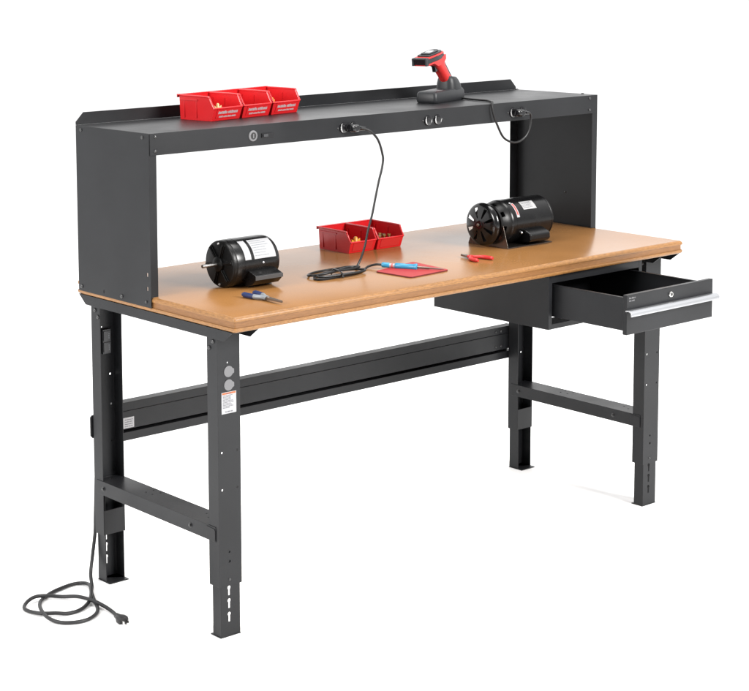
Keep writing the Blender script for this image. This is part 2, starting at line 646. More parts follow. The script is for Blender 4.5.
# drawer housing
cx0, cx1, cy0, cy1, cz0, cz1 = 1.2157, 1.6501, 0.0205, 0.4950, 0.6700, ZU - 0.0006
m = MB()
t = 0.0030
m.box((cx0, cy0, cz0), (cx0 + t, cy1, cz1))
m.box((cx1 - t, cy0, cz0), (cx1, cy1, cz1))
m.box((cx0 + t, cy1 - t, cz0 + 0.0900), (cx1 - t, cy1 - 0.0003, cz1 - 0.0002))
m.box((cx0 + t, cy0 + 0.001, cz1 - t), (cx1 - t, cy1 - t, cz1 - 0.0003))
fr = 0.0150
m.box((cx0 + 0.0004, cy0 - 0.0012, cz0 + 0.0003), (cx0 + fr, cy0 + 0.0012, cz1 - 0.0003))
m.box((cx1 - fr, cy0 - 0.0012, cz0 + 0.0003), (cx1 - 0.0004, cy0 + 0.0012, cz1 - 0.0003))
m.box((cx0 + fr, cy0 - 0.0010, cz1 - 0.0255), (cx1 - fr, cy0 + 0.0010, cz1 - 0.0005))
m.box((cx0 + fr, cy0 - 0.0010, cz0 + 0.0005), (cx1 - fr, cy0 + 0.0010, cz0 + 0.0160))
m.box((cx0 + t, cy0 + 0.0012, cz0 + 0.0140), (cx1 - t, cy0 + 0.0650, cz0 + 0.0158))
hs = m.make("drawer_housing", M_STEEL, bench, bevel=0.0005)
# drawer
yd = -0.2500
bx0, bx1 = cx0 + 0.0290, cx1 - 0.0290
m = MB()
m.box((bx0, yd + 0.0150, 0.7060), (bx0 + 0.0025, 0.200, 0.8015))
m.box((bx1 - 0.0025, yd + 0.0150, 0.7060), (bx1, 0.200, 0.8015))
m.box((bx0 + 0.0025, yd + 0.0150, 0.7070), (bx1 - 0.0025, 0.200, 0.7095))
m.box((bx0 + 0.0025, 0.1975, 0.7095), (bx1 - 0.0025, 0.1998, 0.8010))
m.box((bx0 - 0.0005, yd + 0.0152, 0.8013), (bx0 + 0.0100, 0.199, 0.8030))
m.box((bx1 - 0.0100, yd + 0.0152, 0.8013), (bx1 + 0.0005, 0.199, 0.8030))
dr = m.make("drawer", M_STEEL, bench, bevel=0.0005)
m = MB()
m.box((1.2395, yd, 0.6955), (1.6400, yd + 0.0148, 0.8120))
m.make("drawer_front", M_STEEL, dr, bevel=0.0014)
m = MB()
hp = [(yd + 0.0003, 0.7690), (yd - 0.0120, 0.7700), (yd - 0.0190, 0.7680), (yd - 0.0225, 0.7620), (yd - 0.0225, 0.7530), (yd - 0.0195, 0.7525),
      (yd - 0.0190, 0.7605), (yd - 0.0165, 0.7645), (yd - 0.0110, 0.7665), (yd + 0.0003, 0.7655)]
m.prism(hp, 'x', 1.2330, 1.6435)
m.make("handle", M_ALU, dr, bevel=0.0004, angle=45)
m = MB()
m.lathe([(0.0088, -0.0005), (0.0088, 0.003), (0.0072, 0.0050), (0.0050, 0.0052), (0.0047, 0.0040), (0, 0.0040)], (1.4371, yd, 0.7905), (0, -1, 0), 24)
m.mi = 1
m.lathe([(0.0046, 0.0), (0.0046, 0.0044), (0.0, 0.0044)], (1.4371, yd, 0.7905), (0, -1, 0), 20)
m.make("lock", [M_CHROME, M_HOLE], dr)
m = MB()
m.microtext((1.2490, yd - 0.0001, 0.8000), (1, 0, 0), (0, 0, 1), 0.028, 0.0052, 0)
m.microtext((1.2490, yd - 0.0001, 0.7925), (1, 0, 0), (0, 0, 1), 0.025, 0.0045, 0)
m.make("maker_label", M_KNOCK, dr)

# riser shelf
m = MB()
t = 0.0020
c = MB()
m.prism([(YR - 0.0020, HR), (YR - 0.0020, HR - 0.0600), (YR + 0.0095, HR - 0.0600), (YR + 0.0095, HR - 0.0580), (YR, HR - 0.0580), (YR, HR - 0.0020),
         (YB - t, HR - 0.0020), (YB - t, HR - 0.0400), (YB, HR - 0.0400), (YB, HR)], 'x', -0.0012, 1.8302)
shelf = m.make("riser_shelf", M_STEEL, bench, bevel=0.0009)


def side_panel(left):
    m = MB()
    x0 = -0.0036 if left else 1.8330
    s = 1 if left else -1
    t = 0.0020
    zb = 0.8475
    xs = sorted((x0, x0 + s * t))
    m.box((xs[0], YR + 0.0003, zb), (xs[1], YB, HR - 0.0004))
    c = MB()
    if left:
        for z in (0.9376, 0.8990):
            c.box((-0.02, 0.3700 - 0.0034, z - 0.0050), (0.01, 0.3700 + 0.0034, z + 0.0050))
        c.box((-0.02, 0.5783, 0.8565), (0.01, 0.5809, 0.8655))
    o = m.make("side_panel", M_STEEL, shelf, bevel=0.0007, cut=c if left else None)
    if not left:
        c.bm.free()
    m = MB()
    f = sorted((x0 + s * 0.0003, x0 + s * 0.0250))
    m.box((f[0], YR + 0.0004, H + 0.0003), (f[1], YR + 0.0024, HR - 0.0022))
    r = sorted((x0 + s * 0.0003, x0 + s * 0.0370))
    m.box((r[0], YB - 0.0045, H + 0.0003), (r[1], YB - 0.0022, HR - 0.0022))
    m.make("flange", M_STEEL, o, bevel=0.0006, split=True)
    m = MB()
    for y, z, rr_ in ((0.6790, 1.3105, 0.0052), (0.3832, 1.3105, 0.0052), (0.6905, 0.8610, 0.0062), (0.4918, 0.8610, 0.0062), (0.3760, 0.8625, 0.0045)):
        m.dome((x0 + s * 0.0001, y, z), (-s, 0, 0), rr_, 0.0040, 12)
    if not left:
        m.dome((x0 - 0.0019, 0.4850, 0.985), (-1, 0, 0), 0.004, 0.002, 10)
    m.make("bolt", M_BOLT, o, split=True)
    return o


side_panel(True)
side_panel(False)
m = MB()
m.prism([(-0.0034, HR + 0.0002), (-0.0034, 1.3315), (0.0228, 1.3575), (1.7975, 1.3590), (1.8245, 1.3315), (1.8245, HR + 0.0002)], 'y', YB - 0.0022, YB + 0.0004)
m.make("backstop", M_STEEL, shelf, bevel=0.0006)
m = MB()
for x, z in ((0.0163, 1.3125), (0.0158, 1.2740), (1.7905, 1.3125), (1.7905, 1.2745)):
    m.dome((x, YR - 0.0019, z), (0, -1, 0), 0.0050, 0.0038, 12)
for x, y in ((1.8140, 0.690), (1.8180, 0.405)):
    m.dome((x, y, HR - 0.0001), (0, 0, 1), 0.0052, 0.0042, 12)
m.make("bolt", M_BOLT, shelf, split=True)
YF = YR - 0.0020
# switch and breaker
m = MB()
xs, zs = 0.3545, 1.2912
m.lathe([(0.0155, -0.0005), (0.0155, 0.002), (0.0140, 0.0034), (0.0102, 0.0034), (0.0098, 0.0026)], (xs, YF, zs), (0, -1, 0), 28)
m.mi = 1
m.lathe([(0.0100, 0.0), (0.0100, 0.0031), (0, 0.0031)], (xs, YF, zs), (0, -1, 0), 24)
m.mi = 0
m.box((xs - 0.0016, YF - 0.0042, zs - 0.0060), (xs + 0.0016, YF - 0.0030, zs + 0.0060))
m.make("key_switch", [M_KNOCK, M_HOLE], shelf)
m = MB()
m.box((0.3860, YF - 0.0030, 1.2835), (0.4280, YF + 0.0005, 1.2960))
m.mi = 1
m.box((0.3900, YF - 0.0062, 1.2858), (0.4060, YF - 0.0029, 1.2937))
m.make("rocker_switch", [M_PLASTIC, M_GREYD], shelf, bevel=0.0006)


def outlet(xa, xb, z):
    m = MB()
    xm = (xa + xb) / 2
    m.box((xm - 0.008, YF - 0.0008, z - 0.009), (xm + 0.008, YF + 0.0004, z + 0.009))
    for x in (xa, xb):
        m.lathe([(0.0158, -0.0003), (0.0158, 0.0022), (0.0150, 0.0042), (0.0140, 0.0046), (0, 0.0046)], (x, YF, z), (0, -1, 0), 28)
    o = m.make("outlet", M_PLASTIC, shelf)
    m = MB()
    for x in (xa, xb):
        for a0, a1, w in ((130, 250, 0.0040), (-40, 15, 0.0022)):  # pale crescents modelled in place of gloss highlights on the socket faces
            ro = 0.0136
            aa = [math.radians(a0 + (a1 - a0) * k / 12) for k in range(13)]
            pts = [(x + ro * math.cos(a), z + ro * math.sin(a)) for a in aa]
            pts += [(x + (ro - w * math.sin(PI * k / 12)) * math.cos(aa[k]), z + (ro - w * math.sin(PI * k / 12)) * math.sin(aa[k])) for k in range(11, 0, -1)]
            m.prism(pts, 'y', YF - 0.0050, YF - 0.0040)
    m.make("highlight_crescent", M_ZINC, o, split=True)
    m = MB()
    for x in (xa, xb):
        for dz in (-0.0058, 0.0058):
            m.box((x - 0.0040, YF - 0.0049, z + dz - 0.0010), (x + 0.0030, YF - 0.0040, z + dz + 0.0010))
        m.cyl((x + 0.0085, YF - 0.0048, z), (x + 0.0085, YF - 0.0040, z), 0.0023, seg=10)
    m.make("socket_slot", M_HOLE, o, split=True)
    m = MB()
    for x in (xa - 0.0205, xb + 0.0205):
        m.dome((x, YF + 0.0002, z), (0, -1, 0), 0.0034, 0.0022, 10)
    m.make("screw", M_BOLT, o, split=True)


outlet(0.6960, 0.7350, 1.2900)
outlet(1.0420, 1.0830, 1.2890)
outlet(1.4190, 1.4640, 1.2890)

# the bench's own mains cord
fc = [(0.020, 0.672, 0.300), (0.012, 0.668, 0.190), (0.008, 0.666, 0.137), (-0.004, 0.664, 0.070), (-0.022, 0.648, 0.026), (-0.0450, 0.6080, 0.0075),
      (-0.0709, 0.5718, 0.006), (-0.1001, 0.5161, 0.006), (-0.1265, 0.4601, 0.006), (-0.1546, 0.4262, 0.006), (-0.1939, 0.407, 0.006), (-0.2333, 0.4115, 0.006),
      (-0.2648, 0.4372, 0.006), (-0.2765, 0.4789, 0.009), (-0.26, 0.5404, 0.010), (-0.234, 0.5864, 0.009), (-0.2007, 0.618, 0.006), (-0.1601, 0.6396, 0.006),
      (-0.1186, 0.6513, 0.006), (-0.0811, 0.6565, 0.006), (-0.0574, 0.6506, 0.006), (-0.0499, 0.6258, 0.010), (-0.0643, 0.5866, 0.0155), (-0.0938, 0.5405, 0.011),
      (-0.1302, 0.5016, 0.008), (-0.1723, 0.4784, 0.006), (-0.2122, 0.4779, 0.006), (-0.2459, 0.4912, 0.011), (-0.2759, 0.5204, 0.009), (-0.2878, 0.5631, 0.006),
      (-0.2826, 0.5923, 0.006), (-0.256, 0.6141, 0.011), (-0.2264, 0.6192, 0.0155), (-0.192, 0.6108, 0.012), (-0.1605, 0.5871, 0.009), (-0.1349, 0.5445, 0.0155),
      (-0.1200, 0.4914, 0.0155), (-0.1125, 0.4487, 0.011), (-0.1130, 0.4092, 0.0075), (-0.1185, 0.386, 0.0075), (-0.1225, 0.374, 0.0085)]
m = MB()
m.tube(fc, 0.0052, 12, 6)
pc = m.make("power_cord", M_CORDG, bench)
m = MB()
d = Vector((-0.13, -0.99, 0)).normalized()
s_ = Vector((d.y, -d.x, 0))
p0 = Vector((-0.1225, 0.377, 0.0090))
def plug_body(m, p0, d, s_, L, k=1.0):
    up = Vector((0, 0, 1)) if abs(d.z) < 0.8 else Vector((0, 1, 0))
    up = s_.cross(d).normalized()
    rings = []
    for f, hw, hh in ((0.0, 0.0062, 0.0062), (0.25, 0.0078, 0.0070), (0.42, 0.0105, 0.0085), (0.62, 0.0150, 0.0100), (0.92, 0.0150, 0.0105), (1.0, 0.0135, 0.0092)):
        rings.append([p0 + d * (L * f) + s_ * (x * k) + up * (y * k) for x, y in rrect(hw, hh, min(hw, hh) * 0.6, 3)])
    m.rings(rings)
    return up
up = plug_body(m, p0, d, s_, 0.047)
m.mi = 1
e = p0 + d * 0.046
for off, w in ((0.0075, 0.0035), (-0.0075, 0.0035)):
    a = e + s_ * off
    m.rings([[a + d * q + s_ * x + up * y for x, y in ((-0.0009, -w), (0.0009, -w), (0.0009, w), (-0.0009, w))] for q in (0.0, 0.017)])
m.cyl(e + up * -0.005, e + up * -0.005 + d * 0.020, 0.0024, seg=8)
m.make("plug", [M_CORDG, M_CHROME], pc)


# ---------------------------------------------------------------- storage bins
def make_bin(label, wt, wb, dep, h, group, loc, rz, tagcol=True):
    """hopper bin, front towards -y, origin at the front left bottom corner"""
    o = thing("storage_bin", label, "storage bin", loc, rz, group)
    k = (wt - wb) / 2
    th = 0.0022

    def xw(z, side, ins=0.0):
        e = k * z / h
        return (-e + ins) if side < 0 else (wb + e - ins)
    lip_y, lip_z = -0.0080, h * 0.51
    out = [(0.004, 0.0), (lip_y, lip_z), (0.0005, h * 0.70), (0.0100, h * 0.93), (0.0200, h * 0.985), (dep, h), (dep, 0.0)]
    m = MB()
    for side in (-1, 1):
        s = -side
        ra = [(xw(z, side), y, z) for y, z in out]
        rb = [(xw(z, side) + s * th, y, z) for y, z in out]
        m.rings([ra, rb])
        # rolled rim along the sloping front edge and the top of the side
        rim = [out[1], out[2], out[3], out[4], (dep - 0.001, h)]
        pa = []
        for (y, z) in rim:
            pa.append((xw(z, side) + s * th / 2, y, z - 0.001))
        m.tube(pa, 0.0030, 8, 3)
    # floor
    m.box((0.0005, 0.005, 0.0004), (wb - 0.0005, dep - 0.0005, 0.0026))
    # front panel
    m.rings([[(xw(0, -1) + 0.001, 0.0045, 0.0002), (xw(0, 1) - 0.001, 0.0045, 0.0002), (xw(lip_z, 1) - 0.001, lip_y, lip_z), (xw(lip_z, -1) + 0.001, lip_y, lip_z)],
             [(xw(0, -1) + 0.001, 0.0072, 0.0002), (xw(0, 1) - 0.001, 0.0072, 0.0002), (xw(lip_z, 1) - 0.001, lip_y + 0.0025, lip_z), (xw(lip_z, -1) + 0.001, lip_y + 0.0025, lip_z)]])
    m.tube([(xw(lip_z, -1), lip_y + 0.001, lip_z), (wb / 2, lip_y + 0.001, lip_z - 0.0006), (xw(lip_z, 1), lip_y + 0.001, lip_z)], 0.0028, 8, 4)
    # back and hang lip
    m.rings([[(xw(0, -1) + 0.001, dep - 0.0024, 0.001), (xw(0, 1) - 0.001, dep - 0.0024, 0.001), (xw(h, 1) - 0.001, dep - 0.0024, h), (xw(h, -1) + 0.001, dep - 0.0024, h)],
             [(xw(0, -1) + 0.001, dep - 0.0001, 0.001), (xw(0, 1) - 0.001, dep - 0.0001, 0.001), (xw(h, 1) - 0.001, dep - 0.0001, h), (xw(h, -1) + 0.001, dep - 0.0001, h)]])
    m.box((xw(h, -1) - 0.002, dep - 0.004, h - 0.001), (xw(h, 1) + 0.002, dep + 0.0085, h + 0.0022))
    m.box((xw(h, -1) - 0.002, dep + 0.0060, h - 0.0075), (xw(h, 1) + 0.002, dep + 0.0084, h - 0.0009))
    # stacking ledges on the outer sides
    for side in (-1, 1):
        s = side
        xa = xw(h * 0.83, side)
        a, b = sorted((xa - s * 0.001, xa + s * 0.0026))
        m.box((a, 0.055, h * 0.80), (b, dep - 0.004, h * 0.86))
        for yy in (0.060, dep - 0.020):
            xa = xw(h * 0.5, side)
            a, b = sorted((xa - s * 0.003, xa + s * 0.0014))
            m.box((a, yy, h * 0.1), (b, yy + 0.004, h * 0.80))
    m.make("tray", M_RED, o, bevel=0.0004)
    # card label on the front panel
    f0 = Vector((0, 0.0045, 0.0002))
    f1 = Vector((0, lip_y, lip_z))
    v = (f1 - f0).normalized()
    L = (f1 - f0).length
    u = Vector((1, 0, 0))
    n = u.cross(v)
    m = MB()
    def slab_(x0, x1, a0, a1, t0, t1):
        q = [f0 + u * x0 + v * a0, f0 + u * x1 + v * a0, f0 + u * x1 + v * a1, f0 + u * x0 + v * a1]
        m.rings([[p + n * t0 for p in q], [p + n * t1 for p in q]])
    slab_(wb * 0.11, wb * 0.89, L * 0.20, L * 0.92, -0.0002, 0.0012)
    if tagcol:
        m.microtext(f0 + u * (wb * 0.17) + v * (L * 0.55) + n * 0.0012, u, v, wb * 0.70, 0.0092, 1, gap=0.3)
        m.microtext(f0 + u * (wb * 0.22) + v * (L * 0.26) + n * 0.0012, u, v, wb * 0.62, 0.0056, 1, gap=0.3)
        m.make("label_plate", [M_RED, M_WHITE], o)
    else:
        m.mi = 0
        m.make("label_plate", [M_REDP], o)
    return o


RZ = math.radians(8.9)
ux = Vector((math.cos(RZ), math.sin(RZ), 0))
b0 = Vector((0.3350, 0.5080, HR + 0.0002))
gs = "red bins in a row on the riser shelf"
sb = make_bin("leftmost of the three red lettered bins on the raised shelf, small cream piece inside", 0.1250, 0.1170, 0.128, 0.0715, gs, b0, RZ)
for i, lab in ((1, "middle one of the three red lettered bins on the raised shelf"),
               (2, "rightmost of the three red lettered bins on the raised shelf, yellow piece inside")):
    copy_thing(sb, b0 + ux * (0.1292 * i), RZ, lab)
gt = "pair of red bins on the wooden tabletop"
t0 = Vector((0.8690, 0.5150, H + 0.0002))
tb = make_bin("red bin on the wooden tabletop holding an orange yellow plastic piece", 0.1125, 0.1040, 0.138, 0.0690, gt, t0, 0, False)
copy_thing(tb, t0 + Vector((0.1150, -0.002, 0)), 0, "red bin on the wooden tabletop holding small brass and brown bolts")


def wire_connector(loc, mt, label, r=0.008, h=0.046):
    o = thing("wire_connector", label, "wire connector", loc, random.uniform(-0.4, 0.4))
    m = MB()
    m.lathe([(r * 1.25, 0), (r * 1.3, h * 0.25), (r * 1.15, h * 0.35), (r, h * 0.6), (r * 0.72, h * 0.93), (r * 0.4, h)], (0, 0, 0), (0, 0, 1), 14)
    m.make("cap", mt, o)
    m = MB()
    for s in (-1, 1):
        m.prism([(s * r * 0.7, h * 0.70), (s * r * 2.1, h * 0.86), (s * r * 2.2, h * 0.66), (s * r * 1.0, h * 0.42)], 'y', -0.0020, 0.0020)
    m.make("wing", mt, o, bevel=0.0008, split=True)
    return o


wire_connector((0.9130, 0.5350, H + 0.0032), M_YEL, "orange yellow plastic connector standing inside the left red bin on the tabletop", 0.0088, 0.044)
p = b0 + ux * 0.050 + Vector((-0.004, 0.026, 0.003))
wire_connector(p, M_CREAM, "small cream connector peeking over the lip of the leftmost shelf bin", 0.006, 0.045)
p = b0 + ux * (0.1292 * 2 + 0.030) + Vector((-0.004, 0.026, 0.003))
wire_connector(p, M_YEL, "small yellow connector peeking over the lip of the rightmost shelf bin", 0.006, 0.046)


def hex_bolt(x, y, h, mt, tilt, label):
    o = thing("hex_bolt", label, "bolt", (x, y, H + 0.0034), 0, "small bolts in the right tabletop bin")
    m = MB()
    m.T = Matrix.Rotation(tilt, 4, 'X')
    m.cyl((0, 0, 0.001), (0, 0, h), 0.0030, seg=10)
    m.cyl((0, 0, h), (0, 0, h + 0.0050), 0.0062, seg=6)
    m.make("shank_and_head", mt, o)


lb = {id(M_BRASS): "small brass bolt standing among others in the right tabletop bin", id(M_BRONZE): "small dark brown bolt standing among others in the right tabletop bin"}
for i, (x, y, h, mt) in enumerate(((0.0300, 0.018, 0.030, M_BRASS), (0.0400, 0.030, 0.031, M_BRONZE), (0.0520, 0.020, 0.032, M_BRASS), (0.0620, 0.030, 0.033, M_BRONZE),
                                   (0.0730, 0.020, 0.032, M_BRASS), (0.0500, 0.036, 0.035, M_BRASS))):
    hex_bolt(0.9840 + x, 0.5160 + y, h, mt, random.uniform(-0.12, 0.12), lb[id(mt)])


# ---------------------------------------------------------------- motors
def motor_small():
    o = thing("electric_motor", "black electric motor with bare silver shaft and two white stickers on its side", "electric motor", (0.31, 0.345, H))
    cy, cz, r = 0.0, 0.0672, 0.0668
    x0, x1 = 0.2250 - 0.31, 0.3920 - 0.31
    m = MB()
    m.lathe([(r * 0.93, 0.012), (r * 0.985, 0.014), (r, 0.018), (r, 0.036), (r * 0.994, 0.0365), (r * 0.994, 0.0385), (r, 0.039), (r, x1 - x0 - 0.018), (r * 0.992, x1 - x0 - 0.0175),
             (r * 0.992, x1 - x0 - 0.014), (r * 0.975, x1 - x0 - 0.013), (r * 0.955, x1 - x0 - 0.004), (r * 0.90, x1 - x0)], (x0, cy, cz), (1, 0, 0), 56)
    m.make("housing", M_MOTOR, o)
    m = MB()
    m.lathe([(0.060, 0.0), (r * 0.965, 0.002), (r * 0.985, 0.006), (r * 0.985, 0.013), (0.050, 0.013), (0.050, 0.006)], (x0, cy, cz), (1, 0, 0), 48)
    m.lathe([(0.014, -0.010), (0.0205, -0.008), (0.0220, -0.002), (0.0220, 0.013)], (x0, cy, cz), (1, 0, 0), 32)
    m.box((x0 + 0.009, cy - 0.06, cz - 0.06), (x0 + 0.0098, cy + 0.06, cz + 0.06)) if False else None
    for k in range(6):
        a = 2 * PI * k / 6 + 0.35
        m.T = Matrix.Translation((x0, cy, cz)) @ Matrix.Rotation(a, 4, 'X')
        m.prism([(-0.0055, 0.016), (0.0055, 0.016), (0.0070, 0.060), (-0.0070, 0.060)], 'x', -0.003, 0.010)
        m.prism([(-0.0022, 0.018), (0.0022, 0.018), (0.0022, 0.058), (-0.0022, 0.058)], 'x', -0.0065, -0.003)
    m.T = Matrix.Identity(4)
    m.make("end_bell", M_MOTORD, o, bevel=0.0006)
    m = MB()
    m.lathe([(0.0600, 0.0110), (0.0600, 0.0128)], (x0, cy, cz), (1, 0, 0), 40)
    m.make("vent_screen", M_HOLE, o)
    m = MB()
    m.lathe([(0.0046, -0.0600), (0.0052, -0.0592), (0.0052, 0.004)], (x0, cy, cz), (1, 0, 0), 20)
    m.mi = 1
    m.lathe([(0.0044, -0.0598), (0.0044, -0.0604), (0.0, -0.0604)], (x0, cy, cz), (1, 0, 0), 16)
    m.make("shaft", [M_SHAFT, M_TOOL], o)
    m = MB()
    for a in (math.radians(92), math.radians(-88)):
        yy, zz = cy - 0.057 * math.cos(a), cz + 0.057 * math.sin(a)
        m.lathe([(0.0032, -0.001), (0.0032, 0.0030), (0.0018, 0.0032), (0.0018, 0.0048), (0, 0.0048)], (x0, yy, zz), (-1, 0, 0), 8)
    m.make("through_bolt", M_ZINC, o, split=True)
    a0, a1 = math.radians(12), math.radians(66)
    m = MB()
    m.patch(cy, cz, r, 0.2655 - 0.31, 0.2870 - 0.31, a0, a1)
    m.make("sticker", M_WHITE, o)
    m = MB()
    m.patch(cy, cz, r, 0.2980 - 0.31, 0.3750 - 0.31, a0, a1)
    m.mi = 1
    for k in range(7):
        aa = a1 - (k + 1) * (a1 - a0) / 8
        dd = Vector((0, -math.cos(aa), math.sin(aa)))
        vv = Vector((0, math.sin(aa), math.cos(aa)))
        m.microtext(Vector((0.302 - 0.31, cy, cz)) + dd * (r + 0.0006), (1, 0, 0), vv, random.uniform(0.04, 0.066), 0.0026, 1)
    m.make("nameplate", [M_WHITE, M_LGREY], o)
    m = MB()
    m.dome((0.328 - 0.31, cy - r * math.cos(0.02), cz + r * 0.02), (0, -1, 0.02), 0.0036, 0.003, 10)
    m.make("screw", M_ALU, o, split=True)
    m = MB()
    m.prism([(-0.0500, 0.056), (-0.0930, 0.0410), (-0.0965, 0.0385), (-0.0965, 0.0280), (-0.0930, 0.0240), (-0.0800, 0.0120), (-0.0500, 0.004), (-0.040, 0.030)], 'x', 0.2760 - 0.31, 0.3720 - 0.31)
    m.make("terminal_box", M_MOTOR, o, bevel=0.0018, seg=3)
    m = MB()
    m.box((0.2750 - 0.31, -0.0985, 0.0275), (0.3730 - 0.31, -0.0962, 0.0390))
    m.make("terminal_box_edge", M_BOXEDGE, o, bevel=0.0006)
    m = MB()
    for xx in (0.2920, 0.3560):
        m.prism([(-0.046, 0.0), (-0.040, 0.0), (-0.030, 0.012), (0.030, 0.012), (0.040, 0.0), (0.046, 0.0), (0.038, 0.020), (-0.038, 0.020)], 'x', xx - 0.31, xx + 0.02 - 0.31)
    m.make("foot", M_MOTORD, o, bevel=0.0008)
    return o


motor_small()


def motor_fan():
    X0 = 1.38
    o = thing("electric_motor", "black electric motor with slotted fan disc and red and white warning strip", "electric motor", (X0, 0.335, H))
    cy, cz, r = 0.0, 0.0720, 0.0700
    m = MB()
    xa, xb = 1.3320 - X0, 1.5230 - X0
    L = xb - xa
    m.lathe([(r * 0.95, -0.004), (r * 0.99, 0.0), (r, 0.004), (r, 0.016), (r * 0.99, 0.0165), (r * 0.99, 0.0185), (r, 0.019), (r, L - 0.014), (r * 0.99, L - 0.0135), (r * 0.99, L - 0.011),
             (r * 1.005, L - 0.0105), (r * 1.005, L - 0.006), (r * 0.94, L), (r * 0.5, L + 0.004)], (xa, cy, cz), (1, 0, 0), 56)
    m.make("housing", M_MOTOR, o)
    m = MB()
    m.lathe([(0.030, 0.0), (0.044, 0.004), (0.055, 0.018), (0.063, 0.036), (0.0665, 0.046), (0.0665, 0.058)], (1.2760 - X0, cy, cz), (1, 0, 0), 48)
    c = MB()
    for k in range(8):
        c.T = Matrix.Translation((1.276 - X0, cy, cz)) @ Matrix.Rotation(2 * PI * k / 8 + 0.2, 4, 'X')
        c.box((0.010, -0.0085, 0.047), (0.034, 0.0085, 0.080))
    m.make("end_bell", M_MOTORD, o, cut=c)
    # fan disc
    m = MB()
    R = 0.0678
    xf = 1.2580 - X0
    m.lathe([(0.013, -0.0075), (0.018, -0.0066), (0.040, -0.0042), (0.058, -0.0004), (0.0645, 0.0038), (R, 0.0090), (R, 0.0125), (R - 0.0018, 0.0125), (0.0630, 0.0060), (0.0570, 0.0020),
             (0.040, -0.0018), (0.016, -0.0040)], (xf, cy, cz), (1, 0, 0), 64)
    c = MB()
    for k in range(8):
        c.T = Matrix.Translation((xf, cy, cz)) @ Matrix.Rotation(2 * PI * k / 8 + 0.42, 4, 'X')
        c.prism([(-0.0022, 0.021), (0.0022, 0.021), (0.0070, 0.055), (-0.0070, 0.055)], 'x', -0.02, 0.02)
    fan = m.make("fan", M_FAN, o, cut=c)
    m = MB()
    for k in range(8):
        m.T = Matrix.Translation((xf, cy, cz)) @ Matrix.Rotation(2 * PI * k / 8 + 0.42 + 0.13, 4, 'X')
        m.prism([(0.0, 0.022), (0.0012, 0.022), (0.0012, 0.060), (0.0, 0.058)], 'x', 0.001, 0.013)
    m.T = Matrix.Identity(4)
    m.make("fan_blade", M_FAN, fan, split=True)
    m = MB()
    m.lathe([(0.0, -0.0150), (0.0042, -0.0145), (0.0050, -0.0135), (0.0050, 0.02)], (xf, cy, cz), (1, 0, 0), 16)
    m.mi = 1
    m.lathe([(0.0128, -0.0098), (0.0140, -0.0086), (0.0140, 0.006)], (xf, cy, cz), (1, 0, 0), 24)
    m.make("hub", [M_TOOL, M_FAN], fan)
    a0, a1 = math.radians(17), math.radians(60)
    m = MB()
    m.patch(cy, cz, r, 1.3520 - X0, 1.3640 - X0, a0, a1)
    m.mi = 1
    m.patch(cy, cz, r + 0.0004, 1.3550 - X0, 1.3610 - X0, a0 + 0.11, a1 - 0.05)
    m.make("warning_strip", [M_WHITE, M_REDINK], o)
    a0, a1 = math.radians(35), math.radians(61)
    m = MB()
    m.patch(cy, cz, r, 1.3920 - X0, 1.4520 - X0, a0, a1)
    for k in range(5):
        aa = a1 - (k + 1) * (a1 - a0) / 6
        dd = Vector((0, -math.cos(aa), math.sin(aa)))
        vv = Vector((0, math.sin(aa), math.cos(aa)))
        m.microtext(Vector((1.395 - X0, cy, cz)) + dd * (r + 0.0006), (1, 0, 0), vv, random.uniform(0.035, 0.050), 0.0022, 1)
    m.make("nameplate", [M_ZINC, M_INK], o)
    m = MB()
    m.prism([(-0.0450, 0.0550), (-0.0620, 0.0530), (-0.0900, 0.0410), (-0.0955, 0.0360), (-0.0960, 0.0200), (-0.0900, 0.0125), (-0.0500, 0.0080), (-0.040, 0.030)], 'x', 1.3830 - X0, 1.4740 - X0)
    m.make("capacitor_box", M_MOTOR, o, bevel=0.0035, seg=3)
    m = MB()
    m.dome((1.3730 - X0, -0.0660, 0.0420), (-0.2, -1, 0.1), 0.0042, 0.004, 10)
    m.dome((1.3480 - X0, -0.036, 0.1335), (0, -0.4, 1), 0.0030, 0.004, 10)
    m.make("screw", M_ALU, o, split=True)
    # cradle base of bent sheet
    m = MB()
    m.box((1.2920 - X0, -0.0840, 0.0), (1.4960 - X0, 0.0840, 0.0036))
    def upright(x):
        pts = [(-0.0838, 0.0024), (0.0838, 0.0024), (0.060, 0.070)]
        for k in range(13):
            a = PI * k / 12
            pts.append((0.0500 * math.cos(a), cz - 0.0500 * math.sin(a)) if False else (0.0580 * math.cos(a), cz - 0.004 - 0.0580 * math.sin(a)))
        pts.append((-0.063, 0.070))
        return pts
    for x in (1.2920,):
        m.prism(upright(x), 'x', x - X0, x + 0.0026 - X0)
    m.prism([(-0.030, 0.0024), (0.030, 0.0024), (0.022, 0.006), (-0.022, 0.006)], 'x', 1.4930 - X0, 1.4956 - X0)
    m.make("cradle_base", M_CRADLE, o, bevel=0.0007)
    m = MB()
    m.lathe([(0.0535, 0), (0.0590, 0.0), (0.0590, 0.008), (0.0535, 0.008)], (1.2890 - X0, cy, cz), (1, 0, 0), 40)
    m.make("mounting_ring", M_MOTORD, o)
    return o


motor_fan()

